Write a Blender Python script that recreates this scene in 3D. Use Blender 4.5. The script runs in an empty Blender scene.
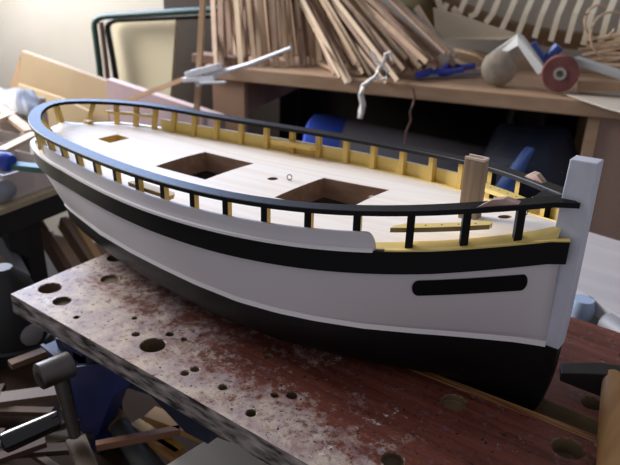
import bpy, bmesh, math, random
import numpy as np
from mathutils import Vector, Matrix
random.seed(7)
C = bpy.context.scene.collection
S = 0.6                       # metres per layout unit (one unit = length of the model boat)

# ------------------------------------------------------------------ camera
FPX, TH, PS, RO = 683.655, 0.40285, 2.21872, 0.03022
CAM = np.array([1.20786, -0.78384, 0.38155])
Fv = np.array([math.cos(PS)*math.cos(TH), math.sin(PS)*math.cos(TH), -math.sin(TH)])
R0 = np.cross(Fv, [0, 0, 1]); R0 /= np.linalg.norm(R0); U0 = np.cross(R0, Fv)
Rv = R0*math.cos(RO) + U0*math.sin(RO)
Uv = -R0*math.sin(RO) + U0*math.cos(RO)
cd = bpy.data.cameras.new('camera'); cam = bpy.data.objects.new('camera', cd); C.objects.link(cam)
cd.sensor_width = 36; cd.lens = FPX/620*36; cd.clip_start = 0.02
m = Matrix.Identity(4)
for i in range(3):
    m[i][0] = Rv[i]; m[i][1] = Uv[i]; m[i][2] = -Fv[i]; m[i][3] = CAM[i]*S
cam.matrix_world = m
cd.dof.use_dof = True; cd.dof.focus_distance = 0.50; cd.dof.aperture_fstop = 13
bpy.context.scene.camera = cam

# ------------------------------------------------------------------ world, window light, exposure
sc = bpy.context.scene
sc.view_settings.view_transform = 'Standard'; sc.view_settings.look = 'None'
sc.view_settings.gamma = 1; sc.view_settings.use_curve_mapping = False
sc.view_settings.exposure = 0.08
w_ = bpy.data.worlds.new('world'); sc.world = w_; w_.use_nodes = True
bg = w_.node_tree.nodes['Background']; bg.inputs[0].default_value = (0.82, 0.81, 0.90, 1); bg.inputs[1].default_value = 0.36
E1 = np.array([.954, .30, 0]); E2 = np.array([-.30, .954, 0])      # along / across the room
def room(a, b, z): return E1*a + E2*b + np.array([0, 0, z])
def area(name, pos, target, sx, sy, power, col):
    l = bpy.data.lights.new(name, 'AREA'); l.shape = 'RECTANGLE'; l.size = sx*S; l.size_y = sy*S
    l.energy = power; l.color = col
    o = bpy.data.objects.new(name, l); C.objects.link(o); o.location = Vector(pos)*S
    o.rotation_euler = (Vector(target)-Vector(pos)).to_track_quat('-Z', 'Z').to_euler()
    return o
area('side_window_daylight', room(-2.52, .95, 1.05), room(0, .75, .1), 1.7, 1.45, 68, (1.0, .98, .97))
area('back_window_daylight', room(-1.70, 2.19, 1.12), room(-.45, .2, 0), 1.5, 1.15, 25, (.40, .58, 1.0))

# ------------------------------------------------------------------ helpers
def lin(c):
    if isinstance(c, str): c = [int(c[i:i+2], 16)/255 for i in (0, 2, 4)]
    return tuple(((v+.055)/1.055)**2.4 if v > .04045 else v/12.92 for v in c)+(1,)
MATS = {}
def mat(name, col, rough=.6, col2=None, scale=8, stretch=(1, 1, 1), metal=0, coat=0, bump=0, spec=.5, trans=0, lo=.35, hi=.65, detail=4):
    if name in MATS: return MATS[name]
    M = bpy.data.materials.new(name); M.use_nodes = True; nt = M.node_tree; b = nt.nodes['Principled BSDF']
    b.inputs['Base Color'].default_value = lin(col); b.inputs['Roughness'].default_value = rough
    b.inputs['Metallic'].default_value = metal; b.inputs['Coat Weight'].default_value = coat
    b.inputs['Specular IOR Level'].default_value = spec; b.inputs['Transmission Weight'].default_value = trans
    if col2 or bump:
        tc = nt.nodes.new('ShaderNodeTexCoord'); mp = nt.nodes.new('ShaderNodeMapping'); mp.inputs['Scale'].default_value = stretch
        nz = nt.nodes.new('ShaderNodeTexNoise'); nz.inputs['Scale'].default_value = scale; nz.inputs['Detail'].default_value = detail
        nt.links.new(tc.outputs['Object'], mp.inputs[0]); nt.links.new(mp.outputs[0], nz.inputs['Vector'])
        if col2:
            r = nt.nodes.new('ShaderNodeValToRGB'); r.color_ramp.elements[0].position = lo; r.color_ramp.elements[1].position = hi
            r.color_ramp.elements[0].color = lin(col); r.color_ramp.elements[1].color = lin(col2)
            nt.links.new(nz.outputs[0], r.inputs[0]); nt.links.new(r.outputs[0], b.inputs['Base Color'])
        if bump:
            bp = nt.nodes.new('ShaderNodeBump'); bp.inputs['Strength'].default_value = bump; bp.inputs['Distance'].default_value = .002
            nt.links.new(nz.outputs[0], bp.inputs['Height']); nt.links.new(bp.outputs[0], b.inputs['Normal'])
    MATS[name] = M
    return M

def mk(name, V, F, mats, parent=None, base=None, mi=None, smooth=False, world=None):
    """V in layout units (world). One mesh object; origin at base."""
    V = np.array(V, float)
    if not isinstance(mats, (list, tuple)): mats = [mats]
    if parent is not None: org = np.array(parent['org'][:]) if 'org' in parent else np.zeros(3)
    if base is None:
        base = np.array([(V[:, 0].min()+V[:, 0].max())/2, (V[:, 1].min()+V[:, 1].max())/2, V[:, 2].min()])
    base = np.array(base, float)
    me = bpy.data.meshes.new(name); me.from_pydata([tuple((v-base)*S) for v in V], [], [tuple(int(i) for i in f) for f in F])
    for mm in mats: me.materials.append(mm)
    if mi is not None:
        for p_, k in zip(me.polygons, mi): p_.material_index = k
    if smooth:
        for p_ in me.polygons: p_.use_smooth = True
    bm = bmesh.new(); bm.from_mesh(me); bmesh.ops.remove_doubles(bm, verts=bm.verts, dist=1e-6)
    bmesh.ops.recalc_face_normals(bm, faces=bm.faces); bm.to_mesh(me); bm.free()
    o = bpy.data.objects.new(name, me); C.objects.link(o)
    if parent is not None:
        o.parent = parent
        pb = ORG[parent.name]; o.location = Vector((base-pb)*S)
    else: o.location = Vector(base*S)
    ORG[o.name] = base
    if smooth: shade(o)
    return o
ORG = {}
def shade(o, ang=40):
    me = o.data
    me.set_sharp_from_angle(angle=math.radians(ang))
def thing(name, base, label, cat, group=None):
    o = bpy.data.objects.new(name, None); C.objects.link(o); o.empty_display_size = .02
    o.location = Vector(np.array(base, float)*S); ORG[o.name] = np.array(base, float)
    o['label'] = label; o['category'] = cat
    if group: o['group'] = group
    return o
def tag(o, label, cat, group=None, kind=None):
    o['label'] = label; o['category'] = cat
    if group: o['group'] = group
    if kind: o['kind'] = kind
    return o
def struct(o): o['kind'] = 'structure'; return o

class MB:
    def __init__(s): s.V = []; s.F = []; s.I = []
    def add(s, V, F, k=0):
        n = len(s.V); s.V += [np.array(v, float) for v in V]; s.F += [[i+n for i in f] for f in F]; s.I += [k]*len(F); return s
    def hexa(s, q, k=0, kt=None):          # 8 corners: bottom 4 then top 4
        f = [(3, 2, 1, 0), (4, 5, 6, 7), (0, 1, 5, 4), (1, 2, 6, 5), (2, 3, 7, 6), (3, 0, 4, 7)]
        s.add(q, f, k)
        if kt is not None: s.I[-5] = kt
        return s
    def box(s, x0, x1, y0, y1, z0, z1, k=0):
        return s.hexa([(x0, y0, z0), (x1, y0, z0), (x1, y1, z0), (x0, y1, z0), (x0, y0, z1), (x1, y0, z1), (x1, y1, z1), (x0, y1, z1)], k)
    def rbox(s, c, e, h, k=0):             # centre, 3 axes (unit), 3 half sizes
        c = np.array(c, float); a, b, d = [np.array(v, float)*hh for v, hh in zip(e, h)]
        return s.hexa([c-a-b-d, c+a-b-d, c+a+b-d, c-a+b-d, c-a-b+d, c+a-b+d, c+a+b+d, c-a+b+d], k)
    def beam(s, p0, p1, w, t, up=(0, 0, 1), k=0):
        p0 = np.array(p0, float); p1 = np.array(p1, float); d = p1-p0; L = np.linalg.norm(d); d /= L
        r = np.cross(d, up); r /= np.linalg.norm(r); u = np.cross(r, d)
        return s.rbox((p0+p1)/2, (d, r, u), (L/2, w/2, t/2), k)
    def slab(s, quad, th, k=0):            # 4 corners + thickness vector
        q = [np.array(v, float) for v in quad]; t = np.array(th, float)
        return s.hexa([v+t for v in q]+q, k)
    def prism(s, poly, th, k=0):
        q = [np.array(v, float) for v in poly]; n = len(q); t = np.array(th, float)
        s.add(q+[v+t for v in q], [tuple(range(n)), tuple(range(2*n-1, n-1, -1))]+[(i, (i+1) % n, (i+1) % n+n, i+n) for i in range(n)], k); return s
    def tube(s, pts, r, seg=8, k=0, closed=False, caps=True):
        P = [np.array(p, float) for p in pts]; n = len(P); rs = r if isinstance(r, (list, tuple)) else [r]*n
        up = np.array([0.13, .21, 1.]); V = []
        for i in range(n):
            a = P[(i-1) % n] if (i > 0 or closed) else P[i]; b = P[(i+1) % n] if (i < n-1 or closed) else P[i]
            d = b-a; d /= np.linalg.norm(d)+1e-12
            x = np.cross(d, up); 
            if np.linalg.norm(x) < .05: x = np.cross(d, [1, 0, 0])
            x /= np.linalg.norm(x); y = np.cross(d, x)
            for j in range(seg):
                t = 2*math.pi*j/seg; V.append(P[i]+rs[i]*(x*math.cos(t)+y*math.sin(t)))
        F = []
        for i in range(n if closed else n-1):
            for j in range(seg):
                a = i*seg+j; b = i*seg+(j+1) % seg; c = ((i+1) % n)*seg+(j+1) % seg; d = ((i+1) % n)*seg+j
                F.append((a, b, c, d))
        if caps and not closed: F += [tuple(range(seg))[::-1], tuple((n-1)*seg+j for j in range(seg))]
        return s.add(V, F, k)
    def lathe(s, c, ax, prof, seg=24, k=0):  # prof: (distance along axis, radius)
        ax = np.array(ax, float); ax /= np.linalg.norm(ax); x = np.cross(ax, [0, 0, 1.])
        if np.linalg.norm(x) < .1: x = np.cross(ax, [1., 0, 0])
        x /= np.linalg.norm(x); y = np.cross(ax, x); V = []; F = []
        for (h, r) in prof:
            for j in range(seg):
                t = 2*math.pi*j/seg; V.append(np.array(c)+ax*h+max(r, 1e-4)*(x*math.cos(t)+y*math.sin(t)))
        n = len(prof)
        for i in range(n-1):
            for j in range(seg): F.append((i*seg+j, i*seg+(j+1) % seg, (i+1)*seg+(j+1) % seg, (i+1)*seg+j))
        F += [tuple(range(seg))[::-1], tuple((n-1)*seg+j for j in range(seg))]
        return s.add(V, F, k)
    def build(s, name, mats, parent=None, smooth=False, base=None, bevel=0):
        o = mk(name, s.V, s.F, mats, parent, base, s.I, smooth)
        if bevel:
            b = o.modifiers.new('bevel', 'BEVEL'); b.width = bevel*S; b.segments = 2; b.limit_method = 'ANGLE'
        return o

def boolean_cut(o, cutter_mb, mat_=None):
    co = cutter_mb.build('cutter', mat_ or o.data.materials[0])
    bpy.context.view_layer.update()
    md = o.modifiers.new('cut', 'BOOLEAN'); md.operation = 'DIFFERENCE'; md.solver = 'EXACT'; md.object = co
    bpy.context.view_layer.update()
    dg = bpy.context.evaluated_depsgraph_get(); me = bpy.data.meshes.new_from_object(o.evaluated_get(dg))
    o.modifiers.remove(md); old = o.data; o.data = me; me.name = old.name
    bpy.data.objects.remove(co)

def at(px, py, z=None, b=None, a=None, y=None):    # a point of the place seen at that spot, on a given plane
    d = Fv + Rv*(px-310)/FPX - Uv*(py-232.5)/FPX
    if z is not None: t = (z-CAM[2])/d[2]
    elif b is not None: t = (b-CAM@E2)/(d@E2)
    elif a is not None: t = (a-CAM@E1)/(d@E1)
    else: t = (y-CAM[1])/d[1]
    return CAM+d*t

# ------------------------------------------------------------------ materials
def wood(name, c1, c2, ax=0, rough=.6, sc_=18, **k):
    st = [6, 6, 6]; st[ax] = .35
    return mat(name, c1, rough, c2, sc_, tuple(st), lo=.3, hi=.7, **k)
M_black = mat('satin black paint', '08090b', .5, spec=.18)
M_rail = mat('semi gloss black rail paint', '090a0e', .44, spec=.20, bump=.1, scale=160)
M_bottom = mat('black bottom paint', '070708', .45, '0d0d0f', 10, spec=.25)
M_white = mat('white hull paint', 'd6d2d6', .5, 'cfcacc', 6)
M_strip = mat('white bead paint', 'f2efef', .35)
M_stem = mat('white stem paint', 'cdd0da', .55, 'c2c6d2', 60, bump=.25)
M_yellow = mat('cream yellow paint', 'ecd283', .55, 'e3c772', 20)
M_ochre = mat('ochre stanchion paint', 'd8b866', .55, 'c8a550', 24)
M_deck = mat('pale maple deck wood', 'fbf2e6', .6, 'f2e4d3', 14, (.3, 9, 3), lo=.4, hi=.7)
M_inwood = mat('inner framing wood', 'a08068', .7, '8a6c56', 20, (1, 6, 6))
M_bitt = mat('walnut post wood', 'a38b74', .6, '82705e', 22, (8, 8, .4))
M_bittt = mat('pale post trim', 'e0cabc', .6, 'd0b8a8', 20)
M_metal = mat('blued steel wire', '4a525c', .35, metal=.8)
M_hole = mat('drilled hole wood', '8c6a4c', .8)
M_cleat = mat('darker pin rail face', '9b8350', .6, '8c7444', 20)

# ------------------------------------------------------------------ boat curves
KN = np.array([0, .1, .2, .33, .47, .62, .78, .92, 1.0])
WS = np.array([0, .04522, .09231, .14282, .16981, .18997, .18179, .1071, .01707])
ZN = np.array([0, .25, .5, .75, 1.]); ZS = np.array([.06591, .06109, .06665, .08312, .11608])
X0 = -.05664; RW = .0226; RT = .0062
def nat(U, Y, u):
    n = len(U); h = np.diff(U); A = np.zeros((n, n)); b = np.zeros(n); A[0, 0] = A[-1, -1] = 1
    for i in range(1, n-1):
        A[i, i-1] = h[i-1]; A[i, i] = 2*(h[i-1]+h[i]); A[i, i+1] = h[i]; b[i] = 6*((Y[i+1]-Y[i])/h[i]-(Y[i]-Y[i-1])/h[i-1])
    Mm = np.linalg.solve(A, b); j = np.clip(np.searchsorted(U, u)-1, 0, n-2); t = u-U[j]; H = h[j]
    return Y[j]+t*((Y[j+1]-Y[j])/H-H*(2*Mm[j]+Mm[j+1])/6)+t*t*Mm[j]/2+t**3*(Mm[j+1]-Mm[j])/(6*H)
UU = np.linspace(0, 1, 121)
XX = X0+(1-X0)*UU*UU*(1.6-.6*UU); WW = nat(KN, WS, UU); ZZ = nat(ZN, ZS, (XX-X0)/(1-X0))
def W(x): return np.interp(x, XX, WW)
def Z(x): return np.interp(x, XX, ZZ)
def WD(x, s=-.038):    # half breadth at the deck line (finer than the rail at the stern)
    x = np.asarray(x, float)
    return W(x)*np.interp(x, [0, .1, .2, .27, .35, .46], [.94, .925, .925, .95, .97, .985])*np.minimum(1, (np.clip(x-s, 0, 1)/.06)**.45)
def ZD(x): return Z(x)-np.interp(x, [.88, 1], [.052, .0488])
def ZB(x): return Z(x)-np.interp(x, [.3, .6, .88, 1], [.080, .082, .0805, .0762])
ZW = -.08
Y3D = ([.17, .227, .295, .39, .474, .547, .628, .688, .74, .80, .858, .883, .9246, .967, .993, 1.0],
       [.128, .1415, .1575, .170, .176, .179, .176, .1645, .1480, .1222, .0885, .0725, .0476, .0237, .0123, .010])
def Y3(x):
    x = np.asarray(x, float)
    aft = np.interp(x, [.0, .03, .06, .10, .134, .17], [0, .034, .062, .096, .117, .128])
    return np.where(x < .17, aft, np.interp(x, *Y3D))

boat = thing('model_boat', (.48, 0, -.19), 'black and white wooden model boat hull with open black rail, on the scarred workbench', 'model boat')
def remap(xs, s): return s+(xs-X0)*(1-s)/(1-X0)
def hull_levels(side):
    L = []
    # topsides
    xd = remap(XX, -.038); deck = np.stack([xd, WD(xd), ZD(xd)], 1)
    xb = remap(XX, -.026); wb = np.stack([xb, WD(xb, -.026)*.995, ZB(xb)], 1); wb[0, 1] = 0; deck[0, 1] = 0
    xw = remap(XX, .0); wl = np.stack([xw, Y3(xw), np.full_like(xw, ZW)], 1)
    return deck, wb, wl
deck_l, wale_l, wl_l = hull_levels(1)
def bez(a, b, c, t): return (1-t)**2*a+2*t*(1-t)*b+t*t*c
NT = 7
top_rows = [deck_l, wale_l]
ctrl = wale_l.copy(); ctrl[:, 2] = wale_l[:, 2]*.45+ZW*.55; ctrl[:, 1] = np.maximum(wale_l[:, 1]*.62+wl_l[:, 1]*.40, wl_l[:, 1]); ctrl[:, 0] = wale_l[:, 0]*.5+wl_l[:, 0]*.5
for i in range(1, NT+1):
    top_rows.append(bez(wale_l, ctrl, wl_l, i/NT))
keel_x = remap(XX, .05)
def zk(x): return np.full_like(x, -.176)
keel_l = np.stack([keel_x, np.full_like(keel_x, .007), zk(keel_x)], 1)
bot_rows = [wl_l]
for i in range(1, 11):
    t = i/10*math.pi/2
    pw = np.interp(XX, [0, .2, .5, .8, .92, 1], [1.3, 1.0, .72, .9, 1.3, 1.3])
    cy = np.cos(t)**pw; sy = math.sin(t)**.95
    r = np.zeros_like(wl_l)
    r[:, 0] = wl_l[:, 0]+(keel_l[:, 0]-wl_l[:, 0])*sy*i/10
    r[:, 1] = keel_l[:, 1]+(wl_l[:, 1]-keel_l[:, 1])*cy
    r[:, 2] = ZW+(keel_l[:, 2]-ZW)*sy
    r[:, 1] = np.maximum(r[:, 1], np.minimum(.007, 1))
    bot_rows.append(r)
def loft(rows, name, mats_, parent, both=True, smooth=True):
    mb = MB(); n = len(rows[0])
    for sgn in ((1, -1) if both else (1,)):
        V = []; F = []
        for r in rows:
            for q in r: V.append((q[0], q[1]*sgn, q[2]))
        for i in range(len(rows)-1):
            for j in range(n-1): F.append((i*n+j, i*n+j+1, (i+1)*n+j+1, (i+1)*n+j))
        mb.add(V, F)
    o = mb.build(name, mats_, parent, smooth)
    return o
side = loft(top_rows, 'hull_planking', M_white, boat)
sd = side.modifiers.new('thick', 'SOLIDIFY'); sd.thickness = .004*S; sd.offset = -1
bt = loft(bot_rows, 'hull_bottom', M_bottom, boat)
bt['label'] = 'black painted bottom of the hull'
# keel
MB().box(.06, .985, -.007, .007, -.19, -.172).build('keel', M_bottom, boat)

def strake(name, line, y_out, z0, z1, m_, xs=None, parent=boat, thick=.003, both=True, smooth=True, lastj=None, firstj=0):
    """strip that follows a hull line: line (x,y,z) arrays, z offsets z0<z1 (arrays or scalars)"""
    l = line[firstj:lastj]; n = len(l)
    z0 = np.broadcast_to(z0, (len(line),))[firstj:lastj]; z1 = np.broadcast_to(z1, (len(line),))[firstj:lastj]
    dx = np.gradient(l[:, 0]); dy = np.gradient(l[:, 1]); nn = np.hypot(dx, dy)+1e-9
    ox, oy = -dy/nn, dx/nn
    if firstj == 0: ox[0], oy[0] = -1, 0
    rows = []
    for off, zz in ((y_out-thick, z0), (y_out, z0), (y_out, z1), (y_out-thick, z1), (y_out-thick, z0)):
        r = np.stack([l[:, 0]+ox*off, l[:, 1]+oy*off, zz], 1)
        if firstj == 0: r[0, 1] = 0
        rows.append(r)
    mb = MB()
    for sgn in ((1, -1) if both is True else (both,)):
        V = [(q[0], q[1]*sgn, q[2]) for r in rows for q in r]; F = []
        for i in range(4):
            for j in range(n-1): F.append((i*n+j, i*n+j+1, (i+1)*n+j+1, (i+1)*n+j))
        F.append((0, n, 2*n, 3*n)); F.append((n-1, 2*n-1, 3*n-1, 4*n-1))
        mb.add(V, F)
    return mb.build(name, m_, parent, smooth)
# black wale: follows hull from deck edge to wale bottom
mid_l = deck_l.copy(); mid_l[-1, 0] = 1.007
XM = mid_l[:, 0]
strake('wale', mid_l, .004, ZB(XM), ZD(XM)+.001, M_black, thick=.005)
jb = int(np.searchsorted(XX, .818)); 
strake('rubbing_strip', mid_l, .0075, ZD(XM)+.001, ZD(XM)+.0045, M_strip, thick=.008, lastj=jb)
strake('covering_edge', mid_l, .0035, ZD(XM)+.001, ZD(XM)+.003, M_yellow, thick=.008, firstj=jb)
strake('waterline_strip', wl_l, .0025, ZW-.001, ZW+.0065, M_strip, thick=.004)

# deck
def deckz(x, y): 
    w = np.maximum(WD(x)*.99, 1e-3); return ZD(x)+.001+.013*(1-np.clip((y/w)**2, 0, 1))
mb = MB(); us = np.linspace(.13, .995, 64); xs = X0+(1-X0)*us*us*(1.6-.6*us); nv = 17
V = []; 
for dz in (0, -.008):
    for x in xs:
        for v in np.linspace(-1, 1, nv):
            y = v*max(float(WD(x))*.99-.002, .004); V.append((x, y, float(deckz(x, y))+dz))
F = []; n = len(xs); off = n*nv
for i in range(n-1):
    for j in range(nv-1):
        a = i*nv+j; q = (a, a+1, a+nv+1, a+nv); F.append(q[::-1]); F.append(tuple(k+off for k in q))
for i in range(n-1):
    for j in (0, nv-1):
        a = i*nv+j; F.append((a, a+nv, a+nv+off, a+off) if j else (a, a+off, a+nv+off, a+nv))
for i in (0, n-1):
    for j in range(nv-1):
        a = i*nv+j; F.append((a, a+1, a+1+off, a+off) if i else (a, a+off, a+1+off, a+1))
mb.add(V, F); dk = mb.build('deck', [M_deck, M_inwood, M_ochre], boat)
HATCH = [(.118, .157, -.024, .022), (.327, .447, -.060, .056), (.594, .716, -.062, .060)]
cut = MB()
for h in HATCH[1:]: cut.box(h[0], h[1], h[2], h[3], -.02, .12)
for (hx, hy, hr) in ((.533, .005, .0085), (.917, .008, .0085)): cut.lathe((hx, hy, -.02), (0, 0, 1), [(0, hr), (.15, hr)], 20)
boolean_cut(dk, cut, M_inwood)
h = HATCH[0]; cut = MB(); cut.box(h[0], h[1], h[2], h[3], -.02, .12); boolean_cut(dk, cut, M_ochre)
M_h = [M_yellow, M_inwood, M_inwood]
for k, h in enumerate(HATCH):
    mb = MB(); t = .004; dp = .018 if k == 0 else .030
    zb_ = float(ZD((h[0]+h[1])/2))+.006-dp
    def wallbox(x0, x1, y0, y1):
        zt_ = lambda x, y: float(deckz(x, y))-.0008
        mb.hexa([(x0, y0, zb_), (x1, y0, zb_), (x1, y1, zb_), (x0, y1, zb_), (x0, y0, zt_(x0, y0)), (x1, y0, zt_(x1, y0)), (x1, y1, zt_(x1, y1)), (x0, y1, zt_(x0, y1))])
    e = .0008
    wallbox(h[0]-t, h[0]+e, h[2]-t, h[3]+t); wallbox(h[1]-e, h[1]+t, h[2]-t, h[3]+t)
    for i_ in range(6):
        xa_ = h[0]+e+(h[1]-h[0]-2*e)*i_/6; xb_ = h[0]+e+(h[1]-h[0]-2*e)*(i_+1)/6; wallbox(xa_, xb_, h[2]-t, h[2]+e); wallbox(xa_, xb_, h[3]-e, h[3]+t)
    zt = zb_+dp
    if k == 0: mb.box(h[0], h[1], h[2], h[3], zb_, zb_+.002)
    mb.build('hatch_framing', M_ochre if k == 0 else M_inwood, boat)
    if k: MB().box(h[1]-.03, h[1]-.022, h[3]-.010, h[3], -.12, zt-.004).build('frame_post', M_bittt, boat)
for (hx, hy) in ((.533, .005), (.917, .008)):
    MB().lathe((hx, hy, float(deckz(hx, hy))-.016), (0, 0, 1), [(0, .0083), (.006, .0083)], 20).build('mast_step', M_hole, boat)
# yellow waterway along the deck edge
def waterway(sgn):
    mb = MB(); us = np.linspace(.30, .996, 70); V = []; F = []
    for u in us:
        x = X0+(1-X0)*u*u*(1.6-.6*u); w = float(WD(x))*.99; g = np.interp(x, [0, .5, .75, .86, .93, .97, 1], [.006, .007, .012, .020, .019, .018, .02])
        for q_ in range(6):
            y = max(w-g*q_/5, .0005); V.append((x, sgn*y, float(deckz(x, y))+.0016))
        V.append((x, sgn*max(w-g, .0005), float(deckz(x, max(w-g, 0)))))
    n = len(us)
    for i in range(n-1):
        for q_ in range(6): a = i*7+q_; F.append((a, a+1, a+8, a+7))
    mb.add(V, F); return mb.build('waterway', M_yellow, boat)
waterway(1); waterway(-1)
# bulwark panels
def bulwark(sgn, xa, xb, hfun, name='bulwark_panel', mats_=(M_white, M_yellow)):
    mb = MB(); xs = np.concatenate([np.linspace(xa, xb-.012, 70), xb-.012+.012*np.sin(np.linspace(.15, 1, 8)*math.pi/2)]); V = []; F = []; I = []
    for x in xs:
        w = float(WD(x)); zt = Z(x)-hfun(x); zb_ = ZD(x)-.001
        if x > xb-.012: k = (x-xb+.012)/.012; zt = zb_+(zt-zb_)*max(math.sqrt(max(1-k*k*.97, 0)), .12)
        for y in (w+.0018, w-.0022):
            for zz in (zb_, zt): V.append((x, sgn*y, zz))
    n = len(xs)
    for i in range(n-1):
        a = i*4; b = a+4
        F += [(a, b, b+1, a+1), (a+2, a+3, b+3, b+2), (a+1, b+1, b+3, a+3)]; I += [0, 1, 0]
    F += [(0, 1, 3, 2), (4*n-4, 4*n-2, 4*n-1, 4*n-3)]; I += [0, 0]
    for f, k in zip(F, I): mb.F.append(list(f)); mb.I.append(k)
    mb.V += [np.array(v) for v in V]
    return mb.build(name, list(mats_), boat, smooth=True)
hf = lambda x: .027
bulwark(-1, .118, .818, hf); bulwark(1, .118, .818, hf)
bulwark(1, .925, .992, lambda x: .028, 'bow_bulwark_panel', (M_yellow, M_yellow))

# cap rail
XR = XX.copy(); XR[-1] = 1.011
dx = np.gradient(XX); dw = np.gradient(WW); nn = np.hypot(dx, dw)+1e-9
ix = XX+RW*dw/nn; iw = WW-RW*dx/nn
ix[0], iw[0] = X0+RW, 0
for j in range(1, 4): ix[j] = max(ix[j], X0+RW+.0003*j*j); iw[j] = max(iw[j], 0.002*j)
neg = iw < .0; iw[neg] = 0
jn = int(np.argmax(neg)) if neg.any() else len(iw)-1
mb = MB()
for sgn in (1, -1):
    V = []; F = []; n = len(XX)
    for (a, b_, dz) in ((XR, WW, -RT), (XR, WW, -.001), (XR, WW-.001, 0), (ix, np.maximum(iw+.001, 0)*(iw > 0), 0), (ix, iw, -.001), (ix, iw, -RT)):
        for j in range(n): V.append((a[j], sgn*b_[j] if not (j == 0) else 0, ZZ[j]+dz))
    for i in range(6):
        for j in range(n-1):
            i2 = (i+1) % 6; F.append((i*n+j, i*n+j+1, i2*n+j+1, i2*n+j))
    F.append(tuple(i*n+n-1 for i in range(6)))
    mb.add(V, F)
rail = mb.build('cap_rail', M_rail, boat, smooth=True); shade(rail, 30)
# breasthook plate at the bow
xs = [.955, .965, .975, .985, .995]
poly = [(x, W(x)-.004, 0) for x in xs]+[(x, -(W(x)-.004), 0) for x in xs[::-1]]
mb = MB(); n = len(poly)
V = [(p_[0], p_[1], Z(p_[0])-.0008) for p_ in poly]+[(p_[0], p_[1], Z(p_[0])-RT+.0005) for p_ in poly]
mb.add(V, [tuple(range(n)), tuple(range(2*n-1, n-1, -1))]+[(i, (i+1) % n, (i+1) % n+n, i+n) for i in range(n)]); mb.build('breasthook', M_rail, boat)

# stanchions
SX = [.9571, .907, .8523, .7938, .7337, .6729, .6115, .552, .4909, .4318, .3728, .3139, .2555, .2015, .150, .104, .062, .022, -.015]
def stanchion(x, sgn):
    w = W(x)*.985-.0035; sl = (W(x+.004)-W(x-.004))/.008
    d = np.array([1, sl]); d /= np.linalg.norm(d); nrm = np.array([-d[1], d[0]])
    if nrm[1] < 0: nrm = -nrm
    hw = .0047; c = np.array([x, w]); z0 = ZD(x)-.002; z1 = Z(x)-RT+.0006
    ov = [c-d*hw, c+d*hw]; iv = [c-d*hw-nrm*.0085, c+d*hw-nrm*.0085]
    q = [ov[0], ov[1], iv[1], iv[0]]
    sh_ = np.array([max(x, -.012)+(.004 if x < .03 else 0)-x, min(0, float(WD(x))-W(x)*.985)])
    V = [(p_[0]+sh_[0]*k_, sgn*(p_[1]+sh_[1]*k_), zz) for zz, k_ in ((z0, 1), (z1, 0)) for p_ in q]
    F = [(3, 2, 1, 0), (4, 5, 6, 7), (0, 1, 5, 4), (1, 2, 6, 5), (2, 3, 7, 6), (3, 0, 4, 7)]; I = [0, 0, 1, 0, 0, 0]
    if x > .95 or x > .84: I[3] = 1; I[5] = 1
    mb = MB(); mb.V = [np.array(v) for v in V]; mb.F = [list(f) for f in F]; mb.I = I
    return mb.build('stanchion', [M_ochre, M_black], boat)
for x in SX:
    for sgn in (-1, 1): stanchion(x, sgn)
stanchion_c = MB().hexa([(-.036, -.005, ZD(X0)), (-.026, -.005, ZD(X0)), (-.026, .005, ZD(X0)), (-.036, .005, ZD(X0)), (X0+.004, -.005, Z(X0)-RT), (X0+.014, -.005, Z(X0)-RT), (X0+.014, .005, Z(X0)-RT), (X0+.004, .005, Z(X0)-RT)]).build('stanchion', [M_ochre], boat)

# stem post and forefoot
def prof(pts, y0, name, m_, y1=None):
    mb = MB(); n = len(pts); y1 = y0 if y1 is None else y1
    def yy(z): return np.interp(z, [-.19, -.08, .05], [y1, y1+.002, y0])
    V = [(p_[0], -yy(p_[1]), p_[1]) for p_ in pts]+[(p_[0], yy(p_[1]), p_[1]) for p_ in pts]
    mb.add(V, [tuple(range(n)), tuple(range(2*n-1, n-1, -1))]+[(i, (i+1) % n, (i+1) % n+n, i+n) for i in range(n)])
    return mb.build(name, m_, boat, bevel=.0012)
prof([(.9890, .1628), (1.0200, .1640), (1.0195, .04), (1.0190, -.036), (1.0170, -.0795), (.980, -.0795), (.980, .0), (.985, .06)], .0112, 'stem_post', M_stem, .0085)
prof([(.980, -.0797), (1.0155, -.0797), (1.0145, -.112), (1.0115, -.140), (1.006, -.168), (1.000, -.186), (.985, -.19), (.93, -.19), (.93, -.165), (.97, -.12)], .0112, 'forefoot', M_bottom, .0085)

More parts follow.
